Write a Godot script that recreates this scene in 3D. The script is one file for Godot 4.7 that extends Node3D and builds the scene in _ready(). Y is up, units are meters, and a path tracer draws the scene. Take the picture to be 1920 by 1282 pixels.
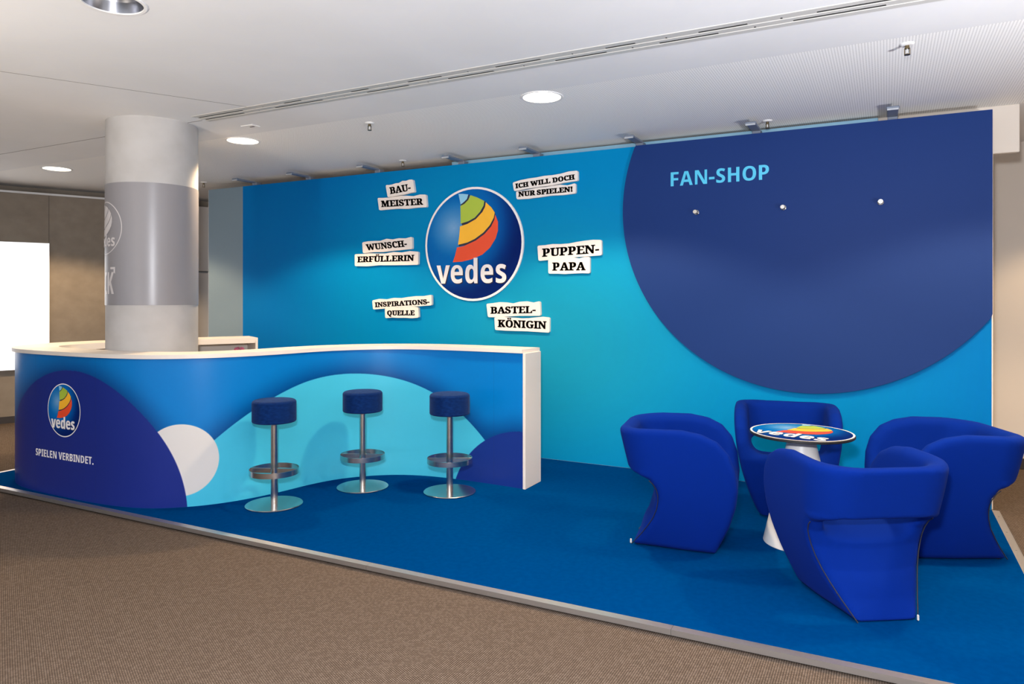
extends Node3D
# An exhibition stand in a foyer. World: x runs along the stand's wall, z comes out of it, y is up, metres.
# The brown floor is y = 0, the blue stand carpet lies at y = B, the camera stands over the origin.

const B := 0.04            # height of the stand's platform
const CEIL := 3.04         # underside of the ceiling
const WALL_Z := -6.255     # front face of the stand's wall

var rng := RandomNumberGenerator.new()
var M := {}                # materials by name
var taken := {}            # names in use at top level

# ------------------------------------------------------------------ nodes
func numbered(called: String) -> String:
	var n: int = taken.get(called, -1) + 1
	taken[called] = n
	return called if n == 0 else "%s_%03d" % [called, n]

func tag(o: Node3D, label: String, category: String, group := "", kind := "") -> Node3D:
	if label: o.set_meta("label", label)
	if category: o.set_meta("category", category)
	if group: o.set_meta("group", group)
	if kind: o.set_meta("kind", kind)
	return o

func thing(called: String, at: Vector3, turn := 0.0) -> Node3D:
	var o := Node3D.new()
	o.name = numbered(called)
	add_child(o)
	o.position = at
	o.rotation.y = turn
	return o

func part(called: String, mesh: Mesh, m: Material, parent: Node3D) -> MeshInstance3D:
	var o := MeshInstance3D.new()
	o.name = called
	o.mesh = mesh
	o.material_override = m
	o.cast_shadow = GeometryInstance3D.SHADOW_CASTING_SETTING_ON
	parent.add_child(o, true)
	return o

func single(called: String, mesh: Mesh, m: Material) -> MeshInstance3D:
	var o := MeshInstance3D.new()
	o.name = numbered(called)
	o.mesh = mesh
	o.material_override = m
	add_child(o)
	return o

func structure(called: String, mesh: Mesh, m: Material) -> MeshInstance3D:
	var o := single(called, mesh, m)
	o.set_meta("kind", "structure")
	return o

func copy_of(o: Node3D) -> Node3D:
	var c: Node3D = o.duplicate()
	c.name = numbered(String(o.name).rstrip("_0123456789"))
	add_child(c)
	return c

# ------------------------------------------------------------------ shapes
func begin() -> SurfaceTool:
	var st := SurfaceTool.new()
	st.begin(Mesh.PRIMITIVE_TRIANGLES)
	return st

func tri(st: SurfaceTool, a: Vector3, b: Vector3, c: Vector3, n: Vector3) -> void:
	# clockwise front, flat normal n
	if (b - a).cross(c - a).dot(n) > 0.0:
		var k := b
		b = c
		c = k
	for p in [a, b, c]:
		st.set_normal(n)
		st.add_vertex(p)

func quad(st: SurfaceTool, a: Vector3, b: Vector3, c: Vector3, d: Vector3, n: Vector3) -> void:
	tri(st, a, b, c, n)
	tri(st, a, c, d, n)

func smooth_quad(st: SurfaceTool, p: Array, n: Array) -> void:
	# p, n: four corners in a ring with their own normals
	var order := [0, 1, 2, 0, 2, 3]
	if (p[1] - p[0]).cross(p[2] - p[0]).dot(n[0] + n[1] + n[2]) > 0.0:
		order = [0, 2, 1, 0, 3, 2]
	for i in order:
		st.set_normal(n[i])
		st.add_vertex(p[i])

func add_box(st: SurfaceTool, c: Vector3, s: Vector3, bev := 0.0, t := Transform3D()) -> void:
	var h := s / 2.0
	var b: float = min(bev, min(h.x, min(h.y, h.z)) * 0.95)
	var f := func(axis: int, q: Vector3) -> Vector3:
		var r := Vector3(q.x * (h.x - b), q.y * (h.y - b), q.z * (h.z - b))
		r[axis] = q[axis] * h[axis]
		return t * (c + r)
	for ax in 3:
		var u := (ax + 1) % 3
		var v := (ax + 2) % 3
		for sg in [-1.0, 1.0]:
			var n := Vector3.ZERO
			n[ax] = sg
			var ring: Array[Vector3] = []
			for k in [[-1.0, -1.0], [1.0, -1.0], [1.0, 1.0], [-1.0, 1.0]]:
				var q := Vector3.ZERO
				q[ax] = sg
				q[u] = k[0]
				q[v] = k[1]
				ring.append(f.call(ax, q))
			quad(st, ring[0], ring[1], ring[2], ring[3], t.basis * n)
	if b <= 0.0:
		return
	for ax in 3:                       # chamfers along axis ax
		var u := (ax + 1) % 3
		var v := (ax + 2) % 3
		for su in [-1.0, 1.0]:
			for sv in [-1.0, 1.0]:
				var n := Vector3.ZERO
				n[u] = su
				n[v] = sv
				var q0 := n
				var q1 := n
				q0[ax] = -1.0
				q1[ax] = 1.0
				quad(st, f.call(u, q0), f.call(v, q0), f.call(v, q1), f.call(u, q1), t.basis * n.normalized())
	for sx in [-1.0, 1.0]:
		for sy in [-1.0, 1.0]:
			for sz in [-1.0, 1.0]:
				var q := Vector3(sx, sy, sz)
				tri(st, f.call(0, q), f.call(1, q), f.call(2, q), t.basis * q.normalized())

func box(c: Vector3, s: Vector3, bev := 0.0, t := Transform3D()) -> ArrayMesh:
	var st := begin()
	add_box(st, c, s, bev, t)
	return st.commit()

func add_lathe(st: SurfaceTool, prof: Array, n: int, at := Vector3.ZERO) -> void:
	# prof: [radius, height] pairs from the bottom up along the outside; smooth round the axis, faceted along it
	for i in prof.size() - 1:
		var r0: float = prof[i][0]
		var y0: float = prof[i][1]
		var r1: float = prof[i + 1][0]
		var y1: float = prof[i + 1][1]
		var nn := Vector2(y1 - y0, r0 - r1).normalized()
		for k in n:
			var a0 := TAU * k / n
			var a1 := TAU * (k + 1) / n
			var d0 := Vector3(cos(a0), 0, sin(a0))
			var d1 := Vector3(cos(a1), 0, sin(a1))
			var up := Vector3.UP
			smooth_quad(st, [at + d0 * r0 + up * y0, at + d1 * r0 + up * y0, at + d1 * r1 + up * y1, at + d0 * r1 + up * y1],
				[d0 * nn.x + up * nn.y, d1 * nn.x + up * nn.y, d1 * nn.x + up * nn.y, d0 * nn.x + up * nn.y])

func lathe(prof: Array, n: int, at := Vector3.ZERO) -> ArrayMesh:
	var st := begin()
	add_lathe(st, prof, n, at)
	return st.commit()

func add_tube(st: SurfaceTool, pts: Array, r: float, n: int) -> void:
	var ring := []
	var up := Vector3(0.13, 0.97, 0.21).normalized()
	for i in pts.size():
		var d: Vector3 = (pts[min(i + 1, pts.size() - 1)] - pts[max(i - 1, 0)]).normalized()
		if absf(d.dot(up)) > 0.95: up = Vector3(0.98, 0.1, 0.17).normalized()
		var x := d.cross(up).normalized()
		var y := x.cross(d).normalized()
		var row := []
		for k in n:
			var a := TAU * k / n
			row.append(x * cos(a) + y * sin(a))
		ring.append(row)
	for i in pts.size() - 1:
		for k in n:
			var k1 := (k + 1) % n
			smooth_quad(st, [pts[i] + ring[i][k] * r, pts[i] + ring[i][k1] * r, pts[i + 1] + ring[i + 1][k1] * r, pts[i + 1] + ring[i + 1][k] * r],
				[ring[i][k], ring[i][k1], ring[i + 1][k1], ring[i + 1][k]])
	for e in [[0, 1], [pts.size() - 1, pts.size() - 2]]:
		var out: Vector3 = (pts[e[0]] - pts[e[1]]).normalized()
		for k in n:
			tri(st, pts[e[0]], pts[e[0]] + ring[e[0]][k] * r, pts[e[0]] + ring[e[0]][(k + 1) % n] * r, out)

func add_slab(st: SurfaceTool, poly: PackedVector2Array, z0: float, z1: float, f: Callable) -> void:
	# a flat outline (x, y) with thickness z0..z1; f turns (Vector2, lift) into a place
	var idx := Geometry2D.triangulate_polygon(poly)
	var c := Vector2.ZERO
	for p in poly: c += p / poly.size()
	var nz: Vector3 = (f.call(c, 1.0) - f.call(c, 0.0)).normalized()
	for i in range(0, idx.size(), 3):
		tri(st, f.call(poly[idx[i]], z1), f.call(poly[idx[i + 1]], z1), f.call(poly[idx[i + 2]], z1), nz)
		tri(st, f.call(poly[idx[i]], z0), f.call(poly[idx[i + 1]], z0), f.call(poly[idx[i + 2]], z0), -nz)
	var cw := Geometry2D.is_polygon_clockwise(poly)
	for i in poly.size():
		var a := poly[i]
		var b := poly[(i + 1) % poly.size()]
		var e := (b - a).normalized()
		var o2 := Vector2(-e.y, e.x) if cw else Vector2(e.y, -e.x)
		var n: Vector3 = (f.call(a + o2 * 0.01, z0) - f.call(a, z0)).normalized()
		quad(st, f.call(a, z0), f.call(b, z0), f.call(b, z1), f.call(a, z1), n)

func slab(poly: PackedVector2Array, z0: float, z1: float, f: Callable) -> ArrayMesh:
	var st := begin()
	add_slab(st, poly, z0, z1, f)
	return st.commit()

func flat(z: float) -> Callable:       # outlines on a plane that faces +z
	return func(p: Vector2, l: float) -> Vector3: return Vector3(p.x, p.y, z + l)

func lying(y: float) -> Callable:      # outlines (x, z) that lie on the floor
	return func(p: Vector2, l: float) -> Vector3: return Vector3(p.x, y + l, p.y)

func split_tri(out: Array, a: Vector2, b: Vector2, c: Vector2, most: float) -> void:
	var la := a.distance_to(b)
	var lb := b.distance_to(c)
	var lc := c.distance_to(a)
	if maxf(la, maxf(lb, lc)) <= most:
		out.append([a, b, c])
	elif la >= lb and la >= lc:
		split_tri(out, a, (a + b) / 2, c, most)
		split_tri(out, (a + b) / 2, b, c, most)
	elif lb >= lc:
		split_tri(out, a, b, (b + c) / 2, most)
		split_tri(out, a, (b + c) / 2, c, most)
	else:
		split_tri(out, a, b, (c + a) / 2, most)
		split_tri(out, (c + a) / 2, b, c, most)

func decal(poly: PackedVector2Array, f: Callable, lift: float, most: float) -> ArrayMesh:
	# a printed patch that follows a curved surface
	var st := begin()
	var idx := Geometry2D.triangulate_polygon(poly)
	for i in range(0, idx.size(), 3):
		var bits := []
		split_tri(bits, poly[idx[i]], poly[idx[i + 1]], poly[idx[i + 2]], most)
		for t in bits:
			var p: Vector2 = (t[0] + t[1] + t[2]) / 3.0
			var n: Vector3 = (f.call(p, 1.0) - f.call(p, 0.0)).normalized()
			tri(st, f.call(t[0], lift), f.call(t[1], lift), f.call(t[2], lift), n)
	return st.commit()

var fonts := {}
func font(called: String, weight: int) -> SystemFont:
	var key := "%s%d" % [called, weight]
	if not fonts.has(key):
		var f := SystemFont.new()
		f.font_names = PackedStringArray([called])
		f.font_weight = weight
		fonts[key] = f
	return fonts[key]

func letters(text: String, f: Font, low: Vector2, high: Vector2, place: Callable, lift: float, thick: float, cap := "", fat := Vector2.ZERO) -> ArrayMesh:
	# lettering stretched so that its ink fills low..high (cap: the letters that set the height), put down by place
	var tm := TextMesh.new()
	tm.text = text
	tm.font = f
	tm.font_size = 48
	tm.pixel_size = 0.01
	tm.depth = 0.01
	tm.curve_step = 1.0
	var arr := tm.get_mesh_arrays()
	var v: PackedVector3Array = arr[Mesh.ARRAY_VERTEX]
	var ind: PackedInt32Array = arr[Mesh.ARRAY_INDEX]
	var lo := Vector3(1e9, 1e9, 1e9)
	var hi := -lo
	for p in v:
		lo = lo.min(p)
		hi = hi.max(p)
	if cap:                            # take the height from plain capitals, so accents and tails may stick out
		var t2 := TextMesh.new()
		t2.text = cap
		t2.font = f
		t2.font_size = 48
		t2.pixel_size = 0.01
		t2.depth = 0.01
		t2.vertical_alignment = tm.vertical_alignment
		var a2: PackedVector3Array = t2.get_mesh_arrays()[Mesh.ARRAY_VERTEX]
		lo.y = 1e9
		hi.y = -1e9
		for p in a2:
			lo.y = minf(lo.y, p.y)
			hi.y = maxf(hi.y, p.y)
	var st := begin()
	# fat: the strokes thickened by laying the letters down again a little to every side
	var shifts := [Vector2.ZERO]
	if fat != Vector2.ZERO:
		shifts = [Vector2(-1, -1), Vector2(1, -1), Vector2(-1, 1), Vector2(1, 1)]
	for sh in shifts:
		for i in range(0, ind.size(), 3):
			var q: Array[Vector3] = []
			for k in 3:
				var p := v[ind[i + k]]
				var s := Vector2(lerpf(low.x, high.x, (p.x - lo.x) / (hi.x - lo.x)), lerpf(low.y, high.y, (p.y - lo.y) / (hi.y - lo.y)))
				q.append(place.call(s + sh * fat, lift + thick * (0.0 if p.z < (lo.z + hi.z) / 2 else 1.0)))
			var n := -(q[1] - q[0]).cross(q[2] - q[0]).normalized()
			if n.length() < 0.5: continue
			tri(st, q[0], q[1], q[2], n)
	return st.commit()

# ------------------------------------------------------------------ materials
func mat(called: String, c: Color, rough := 0.6, metal := 0.0, spec := 0.5) -> StandardMaterial3D:
	var m := StandardMaterial3D.new()
	m.albedo_color = c
	m.roughness = rough
	m.metallic = metal
	m.metallic_specular = spec
	M[called] = m
	return m

func rgb(r: float, g: float, b: float) -> Color:
	return Color(r / 255.0, g / 255.0, b / 255.0)

func noise_tex(seed_: int, freq: float, size: int, a: Color, b: Color, octaves := 4, kind := FastNoiseLite.TYPE_SIMPLEX_SMOOTH) -> NoiseTexture2D:
	var n := FastNoiseLite.new()
	n.seed = seed_
	n.noise_type = kind
	n.frequency = freq
	n.fractal_octaves = octaves
	var t := NoiseTexture2D.new()
	t.noise = n
	t.width = size
	t.height = size
	t.seamless = true
	var g := Gradient.new()
	g.set_color(0, a)
	g.set_color(1, b)
	t.color_ramp = g
	return t

func world_tiled(m: StandardMaterial3D, per_metre: float) -> void:
	m.uv1_triplanar = true
	m.uv1_world_triplanar = true
	m.uv1_scale = Vector3(per_metre, per_metre, per_metre)

func weave_image(n: int, cell: int, base: Color, tip: Color, dark: Color) -> Image:
	# flat-woven carpet: ribs with a light yarn dot in every cell
	var im := Image.create(n, n, false, Image.FORMAT_RGB8)
	var g := RandomNumberGenerator.new()
	g.seed = 77
	im.fill(base)
	for cy in n / cell:
		for cx in n / cell:
			var k := g.randf_range(-0.05, 0.05)
			var off := (cell / 2) if cx % 2 == 1 else 0
			for y in cell:
				for x in cell:
					var c := base
					if x < cell / 2 and y < cell / 2: c = tip
					elif x == cell - 1: c = dark
					elif y == cell - 1: c = base.lerp(dark, 0.6)
					c = c.lightened(k + g.randf_range(-0.03, 0.03)) if k > 0 else c.darkened(-k + g.randf_range(0.0, 0.04))
					im.set_pixel(cx * cell + x, (cy * cell + y + off) % n, c)
	return im

func hole_image(n: int, holes: int, rad: float, face: Color, hole: Color) -> Image:
	var im := Image.create(n, n, false, Image.FORMAT_RGB8)
	var p := float(n) / holes
	for y in n:
		for x in n:
			var d := Vector2(fposmod(x + 0.5, p) - p / 2, fposmod(y + 0.5, p) - p / 2).length()
			im.set_pixel(x, y, face.lerp(hole, clampf(rad * p - d + 0.5, 0, 1)))
	return im

func make_materials() -> void:
	mat("white_paint", rgb(226, 224, 221), 0.75)
	mat("ceiling", rgb(232, 231, 230), 0.85)
	var ct := noise_tex(5, 0.006, 512, rgb(244, 244, 243), rgb(255, 255, 255))
	M.ceiling.albedo_texture = ct
	world_tiled(M.ceiling, 0.18)
	mat("perforated", rgb(246, 244, 240), 0.85)
	M.perforated.albedo_texture = ImageTexture.create_from_image(hole_image(128, 8, 0.27, Color(1, 1, 1), Color(0.8, 0.8, 0.8)))
	world_tiled(M.perforated, 1.0 / 0.128)
	mat("diffuser_grey", rgb(196, 193, 186), 0.5)
	mat("beige_wall", rgb(214, 203, 190), 0.8)
	mat("grey_door", rgb(196, 190, 184), 0.6)
	mat("dark_skirting", rgb(52, 46, 44), 0.6)
	mat("concrete", rgb(148, 136, 121), 0.85)
	M.concrete.albedo_texture = noise_tex(11, 0.02, 512, rgb(226, 224, 222), rgb(255, 255, 255), 6)
	world_tiled(M.concrete, 0.5)
	mat("joint", rgb(96, 88, 80), 0.9)
	mat("pillar_paint", rgb(188, 185, 182), 0.7)
	M.pillar_paint.albedo_texture = noise_tex(21, 0.012, 512, rgb(236, 234, 232), rgb(255, 255, 255), 5)
	world_tiled(M.pillar_paint, 0.6)
	mat("grey_wrap", rgb(140, 137, 139), 0.32)
	mat("wrap_print", rgb(204, 198, 196), 0.35)
	# floor coverings
	mat("brown_carpet", Color(1, 1, 1), 1.0, 0.0, 0.0)
	M.brown_carpet.albedo_texture = ImageTexture.create_from_image(weave_image(512, 8, rgb(85, 74, 65), rgb(128, 112, 99), rgb(52, 44, 38)))
	world_tiled(M.brown_carpet, 1.0 / 0.64)
	mat("blue_carpet", rgb(0, 60, 116), 1.0, 0.0, 0.0)
	M.blue_carpet.albedo_texture = noise_tex(31, 0.045, 1024, rgb(222, 229, 236), rgb(255, 255, 255), 6)
	world_tiled(M.blue_carpet, 0.45)
	# stand
	mat("laminate", rgb(224, 215, 205), 0.4)
	mat("board_white", rgb(236, 226, 217), 0.55)
	mat("ink_brown", rgb(46, 36, 30), 0.6)
	mat("navy_board", rgb(27, 52, 108), 0.5, 0.0, 0.2)
	mat("cyan_letter", rgb(72, 190, 224), 0.4)
	mat("blue_grey_panel", rgb(114, 134, 146), 0.45)
	mat("pale_blue", rgb(140, 185, 208), 0.5)
	mat("aluminium", rgb(186, 183, 180), 0.4, 0.92)
	mat("black_gap", rgb(22, 20, 20), 0.8)
	mat("arm_grey", rgb(122, 130, 144), 0.5, 0.2)
	mat("arm_lens", rgb(176, 180, 184), 0.3)
	# furniture
	mat("steel", rgb(205, 198, 192), 0.24, 1.0)
	mat("chrome", rgb(190, 186, 180), 0.2, 1.0)
	mat("velvet", rgb(8, 44, 98), 0.9, 0.0, 0.2)
	M.velvet.albedo_texture = noise_tex(41, 0.02, 256, rgb(170, 180, 195), rgb(255, 255, 255), 5)
	M.velvet.uv1_triplanar = true
	M.velvet.uv1_scale = Vector3(4, 9, 4)
	M.velvet.rim_enabled = true
	M.velvet.rim = 0.5
	M.velvet.rim_tint = 0.6
	mat("chair_felt", rgb(4, 38, 124), 0.9, 0.0, 0.15)
	M.chair_felt.albedo_texture = noise_tex(43, 0.3, 256, rgb(228, 230, 236), rgb(255, 255, 255), 3)
	M.chair_felt.uv1_triplanar = true
	M.chair_felt.uv1_scale = Vector3(6, 6, 6)
	M.chair_felt.rim_enabled = true
	M.chair_felt.rim = 0.15
	M.chair_felt.rim_tint = 0.7
	mat("zip", rgb(26, 28, 42), 0.7)
	mat("zip_pull", rgb(205, 200, 190), 0.5)
	mat("table_white", rgb(232, 228, 222), 0.4)
	mat("table_edge", rgb(24, 24, 28), 0.5)
	mat("pink", rgb(226, 120, 150), 0.7)
	mat("petal_yellow", rgb(226, 190, 110), 0.7)
	mat("brass", rgb(120, 106, 80), 0.35, 1.0)
	# printed colours of the emblem
	mat("tip_blue", rgb(140, 200, 226), 0.4)
	mat("sail_green", rgb(168, 190, 60), 0.4)
	mat("sail_yellow", rgb(250, 184, 44), 0.4)
	mat("sail_red", rgb(232, 76, 38), 0.4)
	mat("emblem_dark", rgb(22, 26, 52), 0.45)
	mat("emblem_white", rgb(240, 234, 230), 0.4)
	var ev := mat("emblem_blue", Color(1, 1, 1), 0.4, 0.0, 0.2)
	ev.vertex_color_use_as_albedo = true
	# light fittings
	var glow := mat("lamp_glow", rgb(255, 250, 240), 0.5)
	glow.emission_enabled = true
	glow.emission = rgb(255, 240, 214)
	glow.emission_energy_multiplier = 8.0
	mat("reflector", rgb(140, 140, 144), 0.3, 1.0)
	var scr := mat("screen_glow", rgb(250, 250, 252), 0.6)
	scr.emission_enabled = true
	scr.emission = rgb(250, 251, 255)
	scr.emission_energy_multiplier = 1.05

# ------------------------------------------------------------------ the emblem: a disc with a striped sail and a word
const SAIL := [
	["tip_blue", [[-0.291, 0.898], [-0.2, 0.893], [-0.0875, 0.875], [-0.114, 0.798], [-0.175, 0.75], [-0.245, 0.708]]],
	["sail_green", [[-0.044, 0.86], [0.098, 0.808], [0.236, 0.74], [0.223, 0.663], [0.153, 0.558], [0.044, 0.46], [-0.0875, 0.404], [-0.245, 0.369], [-0.25, 0.683], [-0.175, 0.71], [-0.0875, 0.78]]],
	["sail_yellow", [[0.267, 0.715], [0.372, 0.625], [0.444, 0.529], [0.427, 0.442], [0.35, 0.317], [0.219, 0.192], [0.044, 0.087], [-0.109, 0.029], [-0.3, -0.004], [-0.274, 0.154], [-0.258, 0.321], [-0.109, 0.356], [0.066, 0.433], [0.197, 0.548], [0.252, 0.635]]],
	["sail_red", [[0.455, 0.49], [0.508, 0.365], [0.508, 0.212], [0.46, 0.077], [0.35, -0.077], [0.197, -0.192], [-0.022, -0.269], [-0.219, -0.304], [-0.409, -0.312], [-0.361, -0.192], [-0.322, -0.052], [-0.175, -0.029], [0.066, 0.058], [0.241, 0.163], [0.372, 0.288], [0.438, 0.404]]],
]
const STRIPES := [
	[[-0.245, 0.708], [-0.175, 0.75], [-0.114, 0.798], [-0.0875, 0.875], [-0.06, 0.868], [-0.085, 0.785], [-0.15, 0.71], [-0.23, 0.675]],
	[[-0.23, 0.372], [-0.0875, 0.404], [0.044, 0.46], [0.153, 0.558], [0.223, 0.663], [0.236, 0.74], [0.262, 0.722], [0.25, 0.635], [0.19, 0.53], [0.075, 0.43], [-0.07, 0.36], [-0.21, 0.33]],
	[[-0.29, -0.002], [-0.109, 0.029], [0.044, 0.087], [0.219, 0.192], [0.35, 0.317], [0.427, 0.442], [0.444, 0.529], [0.458, 0.49], [0.44, 0.404], [0.374, 0.284], [0.243, 0.157], [0.07, 0.048], [-0.1, -0.012], [-0.28, -0.034]],
]

func scaled(pts: Array, r: float) -> PackedVector2Array:
	var out := PackedVector2Array()
	for p in pts: out.append(Vector2(p[0], p[1]) * r)
	return out

func ring_mesh(r0: float, r1: float, f: Callable, lift: float, n := 64) -> ArrayMesh:
	var st := begin()
	for k in n:
		var a := Vector2.from_angle(TAU * k / n)
		var b := Vector2.from_angle(TAU * (k + 1) / n)
		var nn: Vector3 = (f.call(a * r1, 1.0) - f.call(a * r1, 0.0)).normalized()
		quad(st, f.call(a * r0, lift), f.call(a * r1, lift), f.call(b * r1, lift), f.call(b * r0, lift), nn)
	return st.commit()

func ball_colour(p: Vector2) -> Color:
	# the print of the emblem's ball: a pale spot at the upper side on a blue that deepens to navy at the rim
	var pale := rgb(140, 172, 206)
	var blue := rgb(0, 98, 172)
	var navy := rgb(8, 28, 92)
	var c := blue.lerp(pale, clampf(1.0 - p.distance_to(Vector2(-0.4, 0.3)) / 0.55, 0, 1) * 0.85)
	c = c.lerp(navy, smoothstep(0.7, 1.3, p.distance_to(Vector2(-0.35, 0.35))) * 0.95)
	return c

func emblem(parent: Node3D, r: float, f: Callable, lift: float, step: float, grey := false) -> void:
	# f turns the emblem's own (x, y) in metres and a lift into a place in parent
	if not grey:
		var st := begin()
		var nr := 14
		var na := 48
		for i in nr:
			for k in na:
				var q := []
				for c in [[i, k], [i + 1, k], [i + 1, k + 1], [i, k + 1]]:
					q.append(Vector2.from_angle(TAU * c[1] / na) * (float(c[0]) / nr) * 0.97)
				var nn: Vector3 = (f.call(q[1] * r, 1.0) - f.call(q[1] * r, 0.0)).normalized()
				for t in [[0, 1, 2], [0, 2, 3]]:
					var pp: Array[Vector3] = []
					for j in t: pp.append(f.call(q[j] * r, lift))
					var order := [0, 1, 2]
					if (pp[1] - pp[0]).cross(pp[2] - pp[0]).dot(nn) > 0: order = [0, 2, 1]
					for j in order:
						st.set_color(ball_colour(q[t[j]]).srgb_to_linear())
						st.set_normal(nn)
						st.add_vertex(pp[j])
		part("emblem_ball", st.commit(), M.emblem_blue, parent)
		for s in STRIPES:
			part("sail_stripe", decal(scaled(s, r), f, lift + step, 0.05), M.emblem_dark, parent)
	var band: Material = M.wrap_print
	for s in SAIL:
		part("sail_band", decal(scaled(s[1], r), f, lift + step * 2, 0.05), band if grey else M[s[0]], parent)
	part("emblem_ring", ring_mesh(0.962 * r, r, f, lift + step), band if grey else M.emblem_white, parent)
	var bold := font("Droid Sans", 700)
	if not grey:
		part("lettering_outline", letters("vedes", bold, Vector2(-0.735, -0.705) * r, Vector2(0.685, -0.258) * r, f, lift + step, step), M.emblem_dark, parent)
	part("lettering", letters("vedes", bold, Vector2(-0.75, -0.69) * r, Vector2(0.67, -0.243) * r, f, lift + step * 2, step * 2), band if grey else M.emblem_white, parent)

# ------------------------------------------------------------------ camera, light, exposure
func make_camera_and_light() -> void:
	var cam := Camera3D.new()
	cam.name = "camera"
	cam.projection = Camera3D.PROJECTION_FRUSTUM
	cam.near = 0.05
	cam.far = 60.0
	var focal := 1338.6
	cam.keep_aspect = Camera3D.KEEP_HEIGHT
	cam.size = 1282.0 / focal * cam.near
	cam.frustum_offset = Vector2(0.0, -(641.0 - 558.0) / focal * cam.near)
	add_child(cam)
	cam.position = Vector3(0, 1.55 + B, 0)
	cam.rotation_degrees = Vector3(0, 27.6, 0)
	cam.current = true

	var we := WorldEnvironment.new()
	we.name = "environment"
	var e := Environment.new()
	e.background_mode = Environment.BG_COLOR
	e.background_color = rgb(196, 214, 236)
	e.background_energy_multiplier = 1.0
	e.tonemap_mode = Environment.TONE_MAPPER_LINEAR
	e.tonemap_exposure = 1.0
	e.sdfgi_enabled = true
	e.ssao_enabled = true
	e.ssil_enabled = true
	we.environment = e
	add_child(we)

	# the photographer's flash, held above the camera and a little to its side
	var flash := OmniLight3D.new()
	flash.name = "camera_flash"
	flash.light_color = rgb(246, 248, 255)
	flash.light_energy = 17.0
	flash.light_size = 0.08
	flash.omni_range = 30.0
	flash.omni_attenuation = 2.0
	flash.shadow_enabled = true
	add_child(flash)
	flash.position = Vector3(-0.08, 1.55 + B + 0.38, 0.05)

	# an unseen spot added beside the stand's open corner to brighten the ceiling
	var ceiling_fill := SpotLight3D.new()
	ceiling_fill.name = "added_ceiling_fill"
	ceiling_fill.light_color = rgb(246, 248, 255)
	ceiling_fill.light_energy = 24.0
	ceiling_fill.light_size = 0.1
	ceiling_fill.spot_angle = 52.0
	ceiling_fill.spot_angle_attenuation = 1.0
	ceiling_fill.spot_range = 30.0
	ceiling_fill.spot_attenuation = 2.0
	ceiling_fill.shadow_enabled = true
	add_child(ceiling_fill)
	ceiling_fill.position = Vector3(2.6, 1.0, -2.0)
	ceiling_fill.look_at_from_position(ceiling_fill.position, Vector3(1.1, 3.04, -3.0))

	# another unseen spot, added behind the camera to lift the ceiling further
	var ceiling_fill2 := ceiling_fill.duplicate() as SpotLight3D
	ceiling_fill2.name = "added_ceiling_fill_far"
	ceiling_fill2.light_energy = 22.0
	ceiling_fill2.spot_angle = 56.0
	ceiling_fill2.light_color = rgb(255, 243, 228)
	add_child(ceiling_fill2)
	ceiling_fill2.look_at_from_position(Vector3(-3.6, 0.9, 1.4), Vector3(-4.0, 3.04, 0.1))

	# unseen area light added far behind the camera as soft, even fill
	var front_fill := AreaLight3D.new()
	front_fill.name = "added_front_fill"
	front_fill.light_color = rgb(244, 247, 255)
	front_fill.light_energy = 15.0
	front_fill.area_size = Vector2(14.0, 2.5)
	front_fill.area_range = 40.0
	front_fill.shadow_enabled = true
	add_child(front_fill)
	front_fill.position = Vector3(-1.0, 1.5, 7.9)

# ------------------------------------------------------------------ room
const LAMPS := [[-5.257, -4.69, true], [-2.198, -4.67, true], [-8.25, -4.74, true], [0.86, -4.67, true], [-3.364, -2.2, false], [2.64, -7.18, true]]  # the last one is out of view, added to light the beige wall

func csg_box(parent: Node3D, c: Vector3, s: Vector3, cut := true) -> void:
	var b := CSGBox3D.new()
	b.name = "cut" if cut else "slab"
	b.size = s
	b.position = c
	b.operation = CSGShape3D.OPERATION_SUBTRACTION if cut else CSGShape3D.OPERATION_UNION
	parent.add_child(b, true)

func ceiling_slab(called: String, lo: Vector2, hi: Vector2, m: Material) -> void:
	var c := CSGCombiner3D.new()
	c.name = called
	add_child(c)
	c.set_meta("kind", "structure")
	csg_box(c, Vector3((lo.x + hi.x) / 2, CEIL + 0.1, (lo.y + hi.y) / 2), Vector3(hi.x - lo.x, 0.2, hi.y - lo.y), false)
	for l in LAMPS:
		var cy := CSGCylinder3D.new()
		cy.name = "cut"
		cy.radius = 0.138
		cy.height = 0.5
		cy.sides = 48
		cy.operation = CSGShape3D.OPERATION_SUBTRACTION
		cy.position = Vector3(l[0], CEIL, l[1])
		c.add_child(cy, true)
	csg_box(c, Vector3(-1.46, CEIL, -3.96), Vector3(6.92, 0.1, 0.18))
	c.material_override = m
	for k in c.get_children(): k.material = m

func left_wall_point(s: float, h: float, out: float) -> Vector3:
	# the concrete wall: s metres along it (towards the back), h up, out in front of it
	var d := Vector2(0.407, -0.9134)
	var n := Vector2(0.9134, 0.407)
	var p := Vector2(-9.888, -4.986) + d * s + n * out
	return Vector3(p.x, h, p.y)

func left_wall(called: String, s0: float, s1: float, h0: float, h1: float, o0: float, o1: float, m: Material, parent: Node3D = null, bev := 0.0) -> MeshInstance3D:
	var t := Transform3D(Basis(Vector3(0.407, 0, -0.9134), Vector3.UP, Vector3(0.9134, 0, 0.407)), left_wall_point(0, 0, 0))
	var mesh := box(Vector3((s0 + s1) / 2, (h0 + h1) / 2, (o0 + o1) / 2), Vector3(s1 - s0, h1 - h0, o1 - o0), bev, t)
	return part(called, mesh, m, parent) if parent else structure(called, mesh, m)

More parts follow.
